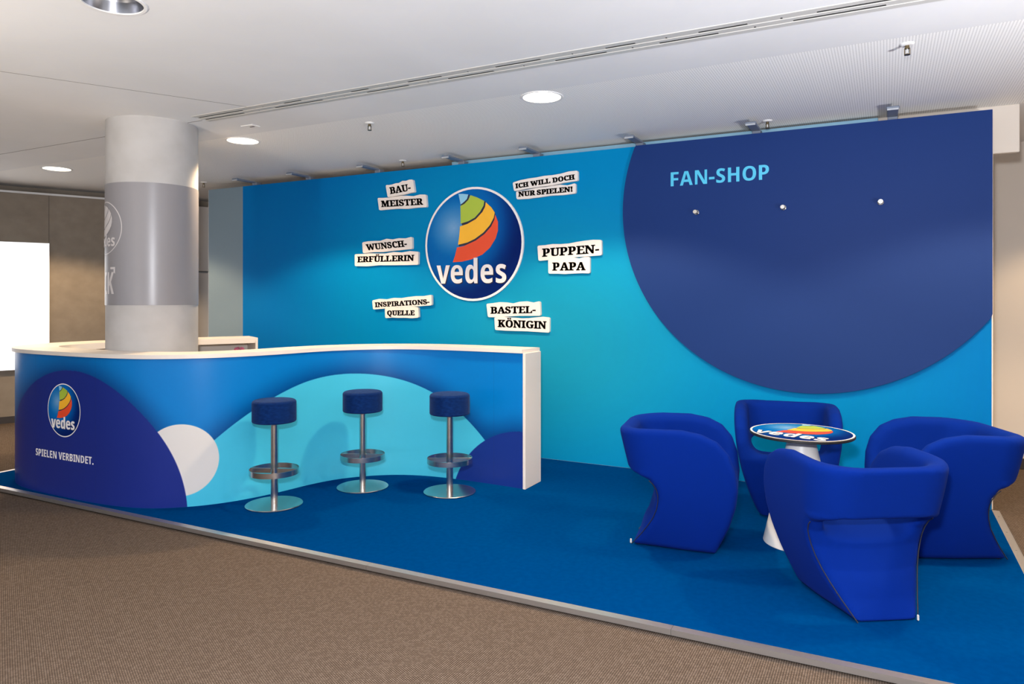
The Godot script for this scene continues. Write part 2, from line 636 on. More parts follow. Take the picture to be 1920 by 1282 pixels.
func make_room() -> void:
	structure("floor", box(Vector3(-4, -0.1, 0), Vector3(24, 0.2, 18)), M.brown_carpet)
	ceiling_slab("ceiling", Vector2(-15, -4.53), Vector2(7, 9), M.ceiling)
	ceiling_slab("ceiling_perforated", Vector2(-15, -6.48), Vector2(7, -4.53), M.perforated)
	# plain ceiling behind the stand and the panel that hangs down before it
	structure("ceiling_drop", box(Vector3(-1.05, 2.86, -6.505), Vector3(3.88, 0.36, 0.05), 0.004), M.beige_wall)
	ceiling_slab("ceiling_rear", Vector2(-15, -8.28), Vector2(7, -6.48), M.ceiling)
	var joint := box(Vector3(-6.6, CEIL, -4.0), Vector3(3.3, 0.002, 0.006))
	var cl := structure("trim_1", joint, M.joint)
	cl.set_meta("label", "thin dark joint line in the plaster ceiling")
	var jd := Vector2(0.70, -1.29)
	var t := Transform3D(Basis(Vector3.UP, -jd.angle()), Vector3(-4.28 - 0.7155, CEIL, -3.905 + 1.3185))
	structure("trim_2", box(Vector3.ZERO, Vector3(3.0, 0.002, 0.004), 0.0, t), M.joint)
	# walls
	structure("wall_back", box(Vector3(-4, 1.6, -8.17), Vector3(24, 3.3, 0.2)), M.beige_wall)
	structure("baseboard_back", box(Vector3(-4, 0.05, -8.06), Vector3(24, 0.1, 0.02), 0.004), M.dark_skirting)
	structure("wall_right", box(Vector3(6.6, 1.6, 0), Vector3(0.2, 3.3, 18)), M.beige_wall)
	left_wall("wall_left", -12.0, 2.23, 0.0, 2.93, -0.25, 0.0, M.concrete)
	left_wall("baseboard_left", -12.0, 2.2, 0.0, 0.085, 0.0, 0.015, M.dark_skirting)
	left_wall("trim_3", -12.0, 2.2, 2.925, 2.95, -0.03, 0.012, M.white_paint)
	left_wall("trim_4", 0.516, 0.522, 0.085, 2.92, -0.01, 0.001, M.joint)
	left_wall("wall_gap", -12.0, 3.6, 2.6, 3.3, -0.45, -0.26, M.concrete)
	left_wall("wall_panel", 2.23, 3.6, 1.98, 2.93, -0.2, 0.0, M.grey_door, null, 0.006)
	left_wall("door_1", 2.23, 3.6, 0.0, 1.955, -0.2, 0.0, M.grey_door, null, 0.006)
	structure("wall_left_far", box(Vector3(-15.1, 1.6, 5), Vector3(0.2, 3.3, 8)), M.beige_wall)
	# unseen glazed front behind the camera: mullions behind the added fill light
	structure("wall_front", box(Vector3(-4, 2.95, 8.3), Vector3(24, 0.4, 0.2)), M.white_paint)
	for x in [-12.0, -8.2, -4.6, -1.0, 2.6, 6.2]:
		structure("window_frame", box(Vector3(x, 1.4, 8.3), Vector3(0.12, 2.8, 0.12)), M.aluminium)
	# screen on the concrete wall
	var sc := thing("backlit_screen", left_wall_point(-0.6, 0, 0))
	tag(sc, "large plain white backlit screen hanging on the concrete wall", "screen")
	var off := -left_wall_point(-0.6, 0, 0)
	var bs := left_wall("back_frame", -2.2, 0.52, 0.672, 2.298, 0.0, 0.05, M.white_paint, sc)
	bs.position = off
	var fs := left_wall("screen_face", -2.195, 0.515, 0.677, 2.293, 0.05, 0.056, M.screen_glow, sc)
	fs.position = off
	var sl := AreaLight3D.new()
	sl.name = "screen_light"
	sl.light_color = rgb(250, 251, 255)
	sl.light_energy = 0.8
	sl.area_size = Vector2(2.6, 1.55)
	sl.area_range = 30.0
	sl.shadow_enabled = true
	add_child(sl)
	sl.position = left_wall_point(-0.84, 1.48, 0.07)
	sl.look_at_from_position(sl.position, sl.position + Vector3(0.9134, 0, 0.407))
	# round pillar with its grey wrap
	var p := thing("pillar", Vector3(-5.47, B, -3.93))
	p.set_meta("kind", "structure")
	tag(p, "round painted concrete pillar rising through the counter", "pillar")
	part("shaft", lathe([[0.35, 0.0], [0.35, 3.0]], 72), M.pillar_paint, p)
	var wrap := part("grey_wrap", lathe([[0.35, 1.49], [0.353, 1.49], [0.353, 2.47], [0.35, 2.47]], 96), M.grey_wrap, p)
	wrap.set_meta("label", "glossy grey printed wrap with pale emblem")
	var eye := atan2(-3.93, -5.47) + PI                     # direction of the camera seen from the pillar
	var on_wrap := func(q: Vector2, l: float) -> Vector3:
		var a := eye + deg_to_rad(73.0) - q.x / 0.353
		return Vector3(cos(a) * (0.353 + l), 2.11 + q.y, sin(a) * (0.353 + l))
	emblem(wrap, 0.215, on_wrap, 0.0008, 0.0008, true)
	var bold := font("Droid Sans", 700)
	part("lettering", letters("IK", bold, Vector2(-0.03, -0.53), Vector2(0.13, -0.355), on_wrap, 0.001, 0.0008), M.wrap_print, wrap)
	part("arrow", decal(PackedVector2Array([Vector2(0.085, -0.315), Vector2(0.145, -0.315), Vector2(0.145, -0.37), Vector2(0.128, -0.355), Vector2(0.128, -0.332), Vector2(0.085, -0.332)]), on_wrap, 0.0015, 0.03), M.wrap_print, wrap)

func make_ceiling_fittings() -> void:
	# downlights
	var names := ["lit round downlight in the ceiling close behind the pillar", "lit round downlight in the ceiling over the stools and chairs", "lit round downlight in the ceiling before the concrete wall", "lit round downlight in the ceiling over the armchairs' outer end", "unlit round downlight with a silver reflector in the plain ceiling", "unseen lit round downlight added to brighten the beige back wall"]
	for i in LAMPS.size():
		var l: Array = LAMPS[i]
		var d := thing("recessed_downlight", Vector3(l[0], CEIL, l[1]))
		tag(d, names[i], "downlight", "ceiling downlights")
		part("trim_ring", lathe([[0.136, 0.0], [0.137, -0.006], [0.152, -0.006], [0.156, 0.0]], 64), M.white_paint, d)
		if l[2]:
			part("housing", lathe([[0.1375, 0.0], [0.1375, 0.2], [0.0, 0.2]], 48), M.white_paint, d)
			part("lamp_lens", lathe([[0.0, -0.014], [0.06, -0.012], [0.11, -0.006], [0.135, 0.004], [0.135, 0.03], [0.0, 0.03]], 48), M.lamp_glow, d)
			var s := SpotLight3D.new()
			s.name = "downlight_beam"
			s.light_color = rgb(255, 222, 178)
			s.light_energy = 9.0
			s.light_size = 0.1
			s.spot_angle = 64.0
			s.spot_angle_attenuation = 0.25
			s.spot_range = 12.0
			s.spot_attenuation = 2.0
			s.shadow_enabled = true
			d.add_child(s, true)
			s.position = Vector3(0, -0.03, 0)
			s.rotation_degrees = Vector3(-90, 0, 0)
		else:
			part("reflector", lathe([[0.136, 0.0], [0.125, 0.05], [0.10, 0.12], [0.07, 0.16], [0.0, 0.165]], 64), M.reflector, d)
	# slot diffuser
	var sd := thing("slot_diffuser", Vector3(0, CEIL, -3.96))
	tag(sd, "long slotted air diffuser let into the plain ceiling", "air vent")
	part("channel", box(Vector3(-1.46, 0.025, 0), Vector3(6.9, 0.045, 0.178)), M.black_gap, sd)
	for z in [-0.068, 0.0, 0.068]:
		part("rail", box(Vector3(-1.46, -0.001, z), Vector3(6.92, 0.006, 0.046 if z != 0.0 else 0.036), 0.002), M.diffuser_grey, sd)
	rng.seed = 9
	for row in 2:
		var x := -4.92 + 0.12 * row
		var z := -0.0315 if row == 0 else 0.0315
		while x < 1.95:
			var open := rng.randf_range(0.14, 0.5)
			var shut := rng.randf_range(0.16, 0.24)
			for k in 2:
				var w := shut - 0.012
				part("slot_blank", box(Vector3(x + open + shut * k + w / 2, 0.001, z), Vector3(w, 0.004, 0.03)), M.diffuser_grey, sd)
			x += open + shut * 2
	# sprinklers
	var spots := [[-3.79, -4.7, "small brass sprinkler head in the ceiling between the counter and the emblem"], [0.111, -4.66, "small brass sprinkler head in the perforated ceiling over the navy circle"], [-0.855, -6.15, "small sprinkler head close to the wall top between two navy-side arms"], [-4.517, -6.15, "small sprinkler head close to the wall top above the word BAUMEISTER"], [-7.583, -6.15, "small sprinkler head close to the blue-grey wall end"]]
	var proto: Node3D = null
	for s in spots:
		var k: Node3D
		if proto == null:
			k = thing("sprinkler_head", Vector3.ZERO)
			part("rosette", lathe([[0.0, -0.012], [0.03, -0.01], [0.038, -0.003], [0.038, 0.0]], 24), M.white_paint, k)
			part("nozzle", lathe([[0.0, -0.03], [0.012, -0.03], [0.012, -0.01]], 12), M.brass, k)
			for a in [0.0, PI]:
				part("yoke_arm", box(Vector3(cos(a) * 0.013, -0.042, 0), Vector3(0.005, 0.036, 0.006), 0.001), M.brass, k)
			part("bulb", lathe([[0.0, -0.055], [0.003, -0.05], [0.003, -0.03]], 8), M.emblem_white, k)
			part("deflector", lathe([[0.0, -0.064], [0.016, -0.064], [0.016, -0.06], [0.0, -0.06]], 16), M.brass, k)
			proto = k
		else:
			k = copy_of(proto)
		k.position = Vector3(s[0], CEIL, s[1])
		k.rotation.y = 0.6 * s[0]
		tag(k, s[2], "sprinkler", "ceiling sprinklers")
	var pl := thing("sensor_plate", Vector3(-4.75, CEIL, -4.32))
	tag(pl, "small flat white sensor plate in the ceiling by the pillar", "sensor")
	part("plate", box(Vector3(0, -0.004, 0), Vector3(0.14, 0.008, 0.09), 0.003), M.white_paint, pl)
	part("slit", box(Vector3(0.02, -0.009, 0.0), Vector3(0.05, 0.003, 0.012)), M.black_gap, pl)

# ------------------------------------------------------------------ the stand: platform and wall
func make_platform() -> void:
	var pl := thing("stand_platform", Vector3.ZERO)
	tag(pl, "low platform covered with blue carpet, edged with aluminium strips", "platform")
	var l := -6.95
	var r := 0.69
	var zl := -3.262
	var zr := -3.375
	var back := -6.25
	part("carpet", slab(PackedVector2Array([Vector2(l, zl), Vector2(r, zr), Vector2(r, back), Vector2(l, back)]), 0.012, B, lying(0)), M.blue_carpet, pl)
	part("underlay", slab(PackedVector2Array([Vector2(l, zl + 0.02), Vector2(r + 0.02, zr + 0.02), Vector2(r + 0.02, back), Vector2(l - 0.02, back)]), 0.0, 0.012, lying(0)), M.black_gap, pl)
	# aluminium angles: a flange on top and a face at the front, in lengths
	var cuts := [0.0, 0.31, 0.56, 0.79, 1.0]
	for i in cuts.size() - 1:
		var st := begin()
		var a := Vector2(lerpf(l - 0.045, r + 0.045, cuts[i]) + 0.001, lerpf(zl, zr, cuts[i]))
		var b := Vector2(lerpf(l - 0.045, r + 0.045, cuts[i + 1]) - 0.001, lerpf(zl, zr, cuts[i + 1]))
		var o := Vector2(0, 0.045)
		add_slab(st, PackedVector2Array([a, b, b + o, a + o]), B - 0.008, B - 0.001, lying(0))
		add_slab(st, PackedVector2Array([a + o, b + o, b + o + Vector2(0, 0.004), a + o + Vector2(0, 0.004)]), 0.012, B - 0.001, lying(0))
		part("front_strip", st.commit(), M.aluminium, pl)
	for sgn in [-1, 1]:
		var x: float = l - 0.045 if sgn < 0 else r
		var st := begin()
		var zf := (zl if sgn < 0 else zr)
		add_slab(st, PackedVector2Array([Vector2(x, zf), Vector2(x + 0.045, zf), Vector2(x + 0.045, back), Vector2(x, back)]), B - 0.008, B - 0.001, lying(0))
		var xo: float = x if sgn < 0 else x + 0.045
		add_slab(st, PackedVector2Array([Vector2(xo - 0.002, zf), Vector2(xo + 0.002, zf), Vector2(xo + 0.002, back), Vector2(xo - 0.002, back)]), 0.012, B - 0.001, lying(0))
		var strip := part("side_strip", st.commit(), M.aluminium, pl)
		if sgn > 0:
			for k in 7:
				part("screw", lathe([[0.006, 0.0], [0.004, 0.001], [0.0, 0.001]], 10, Vector3(x + 0.024, B - 0.001, -3.8 - 0.38 * k)), M.chrome, strip)

func wall_print() -> ImageTexture:
	# the long wall's print with part of its light painted in: pale turquoise in the middle, deepening to royal blue at the far end
	var w := 1024
	var h := 384
	var data := PackedByteArray()
	data.resize(w * h * 3)
	var c0 := rgb(24, 142, 174)
	var c1 := rgb(0, 128, 182)
	var c2 := rgb(0, 106, 174)
	var i := 0
	for y in h:
		var hh := 2.92 * (1.0 - (y + 0.5) / h)
		for x in w:
			var xx := -7.01 + 7.70 * (x + 0.5) / w
			var d := Vector2((xx + 2.75) * 0.8, hh - 1.15).length()
			var c := c0.lerp(c1, smoothstep(0.1, 1.7, d)) if d < 1.7 else c1.lerp(c2, smoothstep(1.7, 3.1, d))
			data[i] = int(c.r * 255.0 + 0.5)
			data[i + 1] = int(c.g * 255.0 + 0.5)
			data[i + 2] = int(c.b * 255.0 + 0.5)
			i += 3
	return ImageTexture.create_from_image(Image.create_from_data(w, h, false, Image.FORMAT_RGB8, data))

func make_wall() -> void:
	var x0 := -7.01
	var x1 := 0.69
	var wl := thing("exhibition_wall", Vector3(0, B, WALL_Z))
	tag(wl, "long exhibition wall printed in turquoise and royal blue", "partition wall")
	part("core", box(Vector3((x0 + x1) / 2, 1.44, -0.05), Vector3(x1 - x0, 2.96, 0.096)), M.white_paint, wl)
	var st := begin()
	for t in [[0, 0], [1, 0], [1, 1], [0, 0], [1, 1], [0, 1]]:
		st.set_normal(Vector3.BACK)
		st.set_uv(Vector2(t[0], t[1]))
		st.add_vertex(Vector3(lerpf(x0, x1, t[0]), 2.92 * (1.0 - t[1]), 0.0))
	var pm := mat("wall_print", Color(1, 1, 1), 0.5, 0.0, 0.15)
	pm.albedo_texture = wall_print()
	part("printed_face", st.commit(), pm, wl)
	part("end_edge", box(Vector3(x1 + 0.004, 1.46, -0.05), Vector3(0.008, 2.92, 0.1), 0.002), M.laminate, wl)
	part("rear_rail", box(Vector3(-2.05, 2.953, -0.15), Vector3(4.0, 0.056, 0.06), 0.004), M.pale_blue, wl)
	var sp := thing("wall_end_panel", Vector3(-7.318, B, WALL_Z))
	tag(sp, "plain blue-grey panel closing the far end of the printed wall", "panel")
	part("panel", box(Vector3(0, 1.46, -0.05), Vector3(0.61, 2.92, 0.096), 0.002), M.blue_grey_panel, sp)
	part("edge_strip", box(Vector3(-0.307, 1.46, -0.05), Vector3(0.004, 2.92, 0.1), 0.001), M.aluminium, sp)
	# raised navy disc, cut off by the wall's top and end
	var c := Vector2(-0.563, 2.329)
	var poly := PackedVector2Array()
	for k in 181:
		var a := PI * 0.72 + TAU * 0.5 * k / 180.0 * 1.25
		var p := c + Vector2.from_angle(a) * 1.552
		p.x = minf(p.x, 0.692)
		p.y = minf(p.y, 2.92)
		if poly.is_empty() or poly[poly.size() - 1].distance_to(p) > 0.004: poly.append(p)
	var cleaned := PackedVector2Array()
	for p in poly:
		if cleaned.is_empty() or cleaned[cleaned.size() - 1].distance_to(p) > 0.004: cleaned.append(p)
	if cleaned[cleaned.size() - 1].distance_to(Vector2(0.692, 2.92)) > 0.01: cleaned.append(Vector2(0.692, 2.92))
	var nd := thing("navy_circle_board", Vector3(0, B, WALL_Z))
	tag(nd, "huge navy blue circle board raised from the turquoise wall", "sign board")
	part("board", slab(cleaned, 0.001, 0.035, flat(0)), M.navy_board, nd)
	# FAN-SHOP
	var f := font("Droid Sans", 700)
	var text := "FAN-SHOP"
	var fs := thing("shop_lettering", Vector3(-1.263, B + 2.53, WALL_Z + 0.035))
	tag(fs, "pale cyan lettering FAN-SHOP on the navy circle", "lettering")
	var full := f.get_string_size(text, HORIZONTAL_ALIGNMENT_LEFT, -1, 48).x
	var k0 := 0.845 / full
	for i in text.length():
		var xa := f.get_string_size(text.substr(0, i), HORIZONTAL_ALIGNMENT_LEFT, -1, 48).x * k0 - 0.4225
		var ch := text.substr(i, 1)
		var tm := TextMesh.new()
		tm.text = ch
		tm.font = f
		tm.font_size = 48
		tm.pixel_size = 0.01
		var bb := tm.get_aabb()
		var tn := TextMesh.new()
		tn.text = "H"
		tn.font = f
		tn.font_size = 48
		tn.pixel_size = 0.01
		var hb := tn.get_aabb()
		var sy := 0.123 / hb.size.y
		var lo_y := (bb.position.y - hb.position.y) * sy
		var adv := f.get_string_size(ch, HORIZONTAL_ALIGNMENT_LEFT, -1, 48).x * k0
		var wch := bb.size.x * k0 * 100.0
		var xm := xa + adv / 2
		part("letter", letters(ch, f, Vector2(xm - wch / 2, lo_y), Vector2(xm + wch / 2, lo_y + bb.size.y * sy), flat(0), 0.0, 0.003), M.cyan_letter, fs)
	# pegs
	var pegs := [[-1.448, "chrome display peg under the first letters of the shop lettering"], [-0.74, "chrome display peg under the last letters of the shop lettering"], [-0.032, "chrome display peg alone beyond the end of the shop lettering"]]
	var proto: Node3D = null
	for p in pegs:
		var o: Node3D
		if proto == null:
			o = thing("display_peg", Vector3.ZERO)
			var turn := Transform3D(Basis(Vector3.RIGHT, PI / 2), Vector3.ZERO)
			var a1 := lathe([[0.022, 0.0], [0.022, 0.006], [0.018, 0.008], [0.009, 0.008], [0.009, 0.05]], 24)
			var a2 := lathe([[0.009, 0.05], [0.017, 0.05], [0.019, 0.053], [0.019, 0.062], [0.016, 0.065], [0.0, 0.065]], 24)
			part("stem", a1, M.chrome, o).transform = turn
			part("cap", a2, M.chrome, o).transform = turn
			proto = o
		else:
			o = copy_of(proto)
		o.position = Vector3(p[0], B + 2.288, WALL_Z + 0.035)
		tag(o, p[1], "peg", "display pegs on the navy circle")
	# emblem disc on the wall
	var em := thing("emblem_sign", Vector3(-3.71, B + 2.095, WALL_Z))
	tag(em, "round emblem sign with a striped sail on the turquoise wall", "sign")
	var disc := PackedVector2Array()
	for k in 72: disc.append(Vector2.from_angle(TAU * k / 72.0) * 0.578)
	part("board", slab(disc, 0.001, 0.018, flat(0)), M.emblem_white, em)
	emblem(em, 0.578, flat(0), 0.019, 0.0015)
	make_word_plates()
	# lamp arms clipped over the wall's top
	proto = null
	for spec in [[0.05, "over the last peg of the navy circle"], [-0.96, "over the letters SHOP"], [-1.975, "over the navy circle's cut edge"], [-3.01, "over the words ICH WILL DOCH"], [-3.87, "over the round emblem"], [-4.95, "beside the word BAUMEISTER"], [-5.96, "second from the blue-grey end panel"], [-6.83, "next to the blue-grey end panel"]]:
		var x: float = spec[0]
		var o: Node3D
		if proto == null:
			o = thing("arm_light", Vector3.ZERO)
			part("clamp", box(Vector3(0, 0.021, -0.055), Vector3(0.07, 0.04, 0.09), 0.004), M.arm_grey, o)
			part("arm", box(Vector3(0, 0.036, 0.13), Vector3(0.075, 0.018, 0.26), 0.004), M.arm_grey, o)
			var s2 := begin()
			add_box(s2, Vector3(0, 0.034, 0.272), Vector3(0.088, 0.022, 0.032), 0.006)
			part("lamp_head", s2.commit(), M.arm_grey, o)
			var s3 := begin()
			add_tube(s3, [Vector3(-0.038, 0.022, 0.284), Vector3(0.038, 0.022, 0.284)], 0.008, 12)
			part("lens", s3.commit(), M.arm_lens, o)
			proto = o
		else:
			o = copy_of(proto)
		o.position = Vector3(x, B + 2.92, WALL_Z)
		tag(o, "flat grey lamp arm on the wall top %s" % spec[1], "lamp arm", "lamp arms along the wall top")

func ragged(q: Array, seed_: int) -> PackedVector2Array:
	# a strip with rounded corners and a torn-looking long edge; q: top start, top end, bottom end, bottom start
	var c: Array[Vector2] = []
	for p in q: c.append(Vector2(p[0], p[1]))
	var g := RandomNumberGenerator.new()
	g.seed = seed_
	var out := PackedVector2Array()
	var r := 0.014
	for i in 4:
		var a := c[i]
		var b := c[(i + 1) % 4]
		var z := c[(i + 3) % 4]
		var to_b := (b - a).normalized()
		var to_z := (z - a).normalized()
		out.append(a + to_z * r)
		out.append(a + (to_z + to_b) * r * 0.28)
		out.append(a + to_b * r)
		var n := 7 if i == 0 else (4 if i == 2 else 0)
		var amp := 0.010 if i == 0 else 0.005
		for k in n:
			var t := (k + 1.0) / (n + 1.0)
			out.append(a.lerp(b, t) + Vector2(0, g.randf_range(-amp, amp)))
	return out

func make_word_plates() -> void:
	var plates := [
		["BAU-|MEISTER", [[-4.798, 2.769], [-4.439, 2.805], [-4.414, 2.668], [-4.771, 2.635]], [[-4.909, 2.638], [-4.272, 2.634], [-4.261, 2.5], [-4.888, 2.502]], [[-4.734, 2.669], [-4.464, 2.689], [-4.747, 2.739]], [[-4.852, 2.536], [-4.309, 2.529], [-4.858, 2.602]]],
		["WUNSCH-|ERFÜLLERIN", [[-5.119, 2.162], [-4.45, 2.196], [-4.448, 2.066], [-5.11, 2.041]], [[-5.228, 2.033], [-4.371, 2.037], [-4.373, 1.898], [-5.225, 1.901]], [[-5.055, 2.071], [-4.513, 2.096], [-5.07, 2.136]], [[-5.186, 1.943], [-4.424, 1.942], [-5.184, 2.004]]],
		["INSPIRATIONS-|QUELLE", [[-4.981, 1.522], [-4.201, 1.58], [-4.199, 1.471], [-4.969, 1.42]], [[-4.81, 1.441], [-4.371, 1.45], [-4.366, 1.339], [-4.805, 1.329]], [[-4.938, 1.447], [-4.228, 1.484], [-4.943, 1.497]], [[-4.774, 1.361], [-4.418, 1.366], [-4.774, 1.41]]],
		["ICH WILL DOCH|NUR SPIELEN!", [[-3.246, 2.683], [-2.557, 2.744], [-2.554, 2.648], [-3.23, 2.595]], [[-3.21, 2.591], [-2.578, 2.626], [-2.578, 2.53], [-3.202, 2.513]], [[-3.21, 2.622], [-2.586, 2.664], [-3.214, 2.666]], [[-3.179, 2.539], [-2.611, 2.55], [-3.18, 2.585]]],
		["PUPPEN-|PAPA", [[-2.976, 2.052], [-2.321, 2.085], [-2.318, 1.942], [-2.965, 1.905]], [[-2.863, 1.919], [-2.436, 1.931], [-2.436, 1.777], [-2.86, 1.78]], [[-2.923, 1.944], [-2.346, 1.965], [-2.923, 2.02]], [[-2.816, 1.81], [-2.479, 1.808], [-2.816, 1.884]]],
		["BASTEL-|KÖNIGIN", [[-3.542, 1.49], [-2.949, 1.515], [-2.943, 1.376], [-3.525, 1.355]], [[-3.452, 1.356], [-2.849, 1.361], [-2.849, 1.215], [-3.444, 1.229]], [[-3.493, 1.391], [-2.996, 1.403], [-3.493, 1.457]], [[-3.409, 1.261], [-2.881, 1.252], [-3.409, 1.331]]],
	]
	var f := font("Droid Serif", 700)
	for i in plates.size():
		var a: Array = plates[i]
		var words: PackedStringArray = a[0].split("|")
		var o := thing("word_plate", Vector3(0, B, WALL_Z))
		tag(o, "off-white cut-out word plate reading %s %s" % [words[0], words[1]], "word sign", "word plates round the emblem")
		for row in 2:
			part("strip", slab(ragged(a[1 + row], i * 2 + row), 0.001, 0.034 - 0.002 * row, flat(0)), M.board_white, o)
		for row in 2:
			var q: Array = a[3 + row]
			var p0 := Vector2(q[0][0], q[0][1])
			var along := Vector2(q[1][0], q[1][1]) - p0
			var up := Vector2(q[2][0], q[2][1]) - p0
			var place := func(s: Vector2, l: float) -> Vector3:
				var p: Vector2 = p0 + along * s.x + up * s.y
				return Vector3(p.x, p.y, l)
			part("lettering", letters(words[row], f, Vector2.ZERO, Vector2.ONE, place, 0.0345, 0.001, "H", Vector2(0.0028 / along.length(), 0.0022 / up.length())), M.ink_brown, o)

# ------------------------------------------------------------------ counter
const CURVE := [[-2.60, -5.17], [-2.95, -5.185], [-3.30, -5.185], [-3.56, -5.155], [-3.79, -5.07], [-3.99, -4.92], [-4.14, -4.72], [-4.225, -4.49], [-4.28, -4.20], [-4.345, -3.96], [-4.45, -3.74], [-4.60, -3.56], [-4.80, -3.42], [-5.05, -3.345], [-5.35, -3.315], [-5.75, -3.305], [-6.10, -3.31], [-6.40, -3.355], [-6.645, -3.48], [-6.825, -3.71], [-6.88, -4.00], [-6.82, -4.35], [-6.66, -4.75], [-6.45, -5.18], [-6.20, -5.62]]
var cp: PackedVector2Array       # the counter's outer line, from its open end round to the back
var cs: PackedFloat32Array       # length along it
var cn: PackedVector2Array       # its outward side

func make_curve() -> void:
	var p := []
	for q in CURVE: p.append(Vector2(q[0], q[1]))
	for i in p.size() - 1:
		var a: Vector2 = p[i - 1] if i > 0 else p[0] * 2 - p[1]
		var d: Vector2 = p[i + 2] if i + 2 < p.size() else p[i + 1] * 2 - p[i]
		for k in 8: cp.append(p[i].cubic_interpolate(p[i + 1], a, d, k / 8.0))
	cp.append(p[p.size() - 1])
	var s := 0.0
	for i in cp.size():
		if i > 0: s += cp[i].distance_to(cp[i - 1])
		cs.append(s)
		var d := (cp[min(i + 1, cp.size() - 1)] - cp[max(i - 1, 0)]).normalized()
		cn.append(Vector2(d.y, -d.x))

func on_curve(s: float, out: float) -> Vector2:
	var i := clampi(cs.bsearch(s) - 1, 0, cs.size() - 2)
	var t := (s - cs[i]) / (cs[i + 1] - cs[i])
	return cp[i].lerp(cp[i + 1], t) + cn[i].lerp(cn[i + 1], t).normalized() * out

func normal_on_curve(s: float) -> Vector3:
	var i := clampi(cs.bsearch(s) - 1, 0, cs.size() - 2)
	var n := cn[i].lerp(cn[i + 1], (s - cs[i]) / (cs[i + 1] - cs[i])).normalized()
	return Vector3(n.x, 0, n.y)

func counter_print() -> ImageTexture:
	# the printed wrap, unrolled: blue ground and overlapping printed balls, each with its soft printed surround
	var w := 2048
	var h := 320
	var length: float = cs[cs.size() - 1]
	var data := PackedByteArray()
	data.resize(w * h * 3)
	var ground := rgb(0, 114, 186)
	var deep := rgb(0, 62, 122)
	var balls := [[1.635, -0.869, 1.765, rgb(66, 182, 210)], [3.006, 0.347, 0.267, rgb(208, 204, 200)], [4.016, -0.071, 1.06, rgb(26, 42, 122)], [-0.006, -0.241, 0.704, rgb(22, 48, 126)]]
	var px := length / w
	var i := 0
	for y in h:
		var hh := 1.10 * (1.0 - (y + 0.5) / h)
		for x in w:
			var ss := length * (x + 0.5) / w
			var c := ground
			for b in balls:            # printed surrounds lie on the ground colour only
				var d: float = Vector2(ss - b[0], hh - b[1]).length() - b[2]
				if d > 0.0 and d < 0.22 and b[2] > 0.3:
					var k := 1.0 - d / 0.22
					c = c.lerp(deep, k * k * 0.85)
			for b in balls:
				var d: float = Vector2(ss - b[0], hh - b[1]).length() - b[2]
				if d < px:
					var ink: Color = b[3]
					c = c.lerp(ink, clampf(0.5 - d / px, 0, 1))
			data[i] = int(c.r * 255.0 + 0.5)
			data[i + 1] = int(c.g * 255.0 + 0.5)
			data[i + 2] = int(c.b * 255.0 + 0.5)
			i += 3
	return ImageTexture.create_from_image(Image.create_from_data(w, h, false, Image.FORMAT_RGB8, data))

func steps_between(s0: float, s1: float) -> PackedFloat32Array:
	var out := PackedFloat32Array([s0])
	for s in cs:
		if s > s0 + 0.004 and s < s1 - 0.004: out.append(s)
	out.append(s1)
	return out

func ribbon(s0: float, s1: float, o_out: Callable, o_in: Callable, y0: float, y1: float) -> ArrayMesh:
	# a solid strip along the counter's line
	var st := begin()
	var ss := steps_between(s0, s1)
	var v := func(s: float, o: Callable, y: float) -> Vector3:
		var p := on_curve(s, o.call(s))
		return Vector3(p.x, y, p.y)
	for i in ss.size() - 1:
		var a := ss[i]
		var b := ss[i + 1]
		var na := normal_on_curve(a)
		var nb := normal_on_curve(b)
		smooth_quad(st, [v.call(a, o_out, y0), v.call(b, o_out, y0), v.call(b, o_out, y1), v.call(a, o_out, y1)], [na, nb, nb, na])
		smooth_quad(st, [v.call(a, o_in, y0), v.call(b, o_in, y0), v.call(b, o_in, y1), v.call(a, o_in, y1)], [-na, -nb, -nb, -na])
		quad(st, v.call(a, o_out, y1), v.call(b, o_out, y1), v.call(b, o_in, y1), v.call(a, o_in, y1), Vector3.UP)
		quad(st, v.call(a, o_out, y0), v.call(b, o_out, y0), v.call(b, o_in, y0), v.call(a, o_in, y0), Vector3.DOWN)
	for e in [[s0, -1.0], [s1, 1.0]]:
		var n := normal_on_curve(e[0])
		var t: Vector3 = Vector3(-n.z, 0, n.x) * e[1]
		quad(st, v.call(e[0], o_out, y0), v.call(e[0], o_in, y0), v.call(e[0], o_in, y1), v.call(e[0], o_out, y1), t)
	return st.commit()

func konst(x: float) -> Callable:
	return func(_s: float) -> float: return x

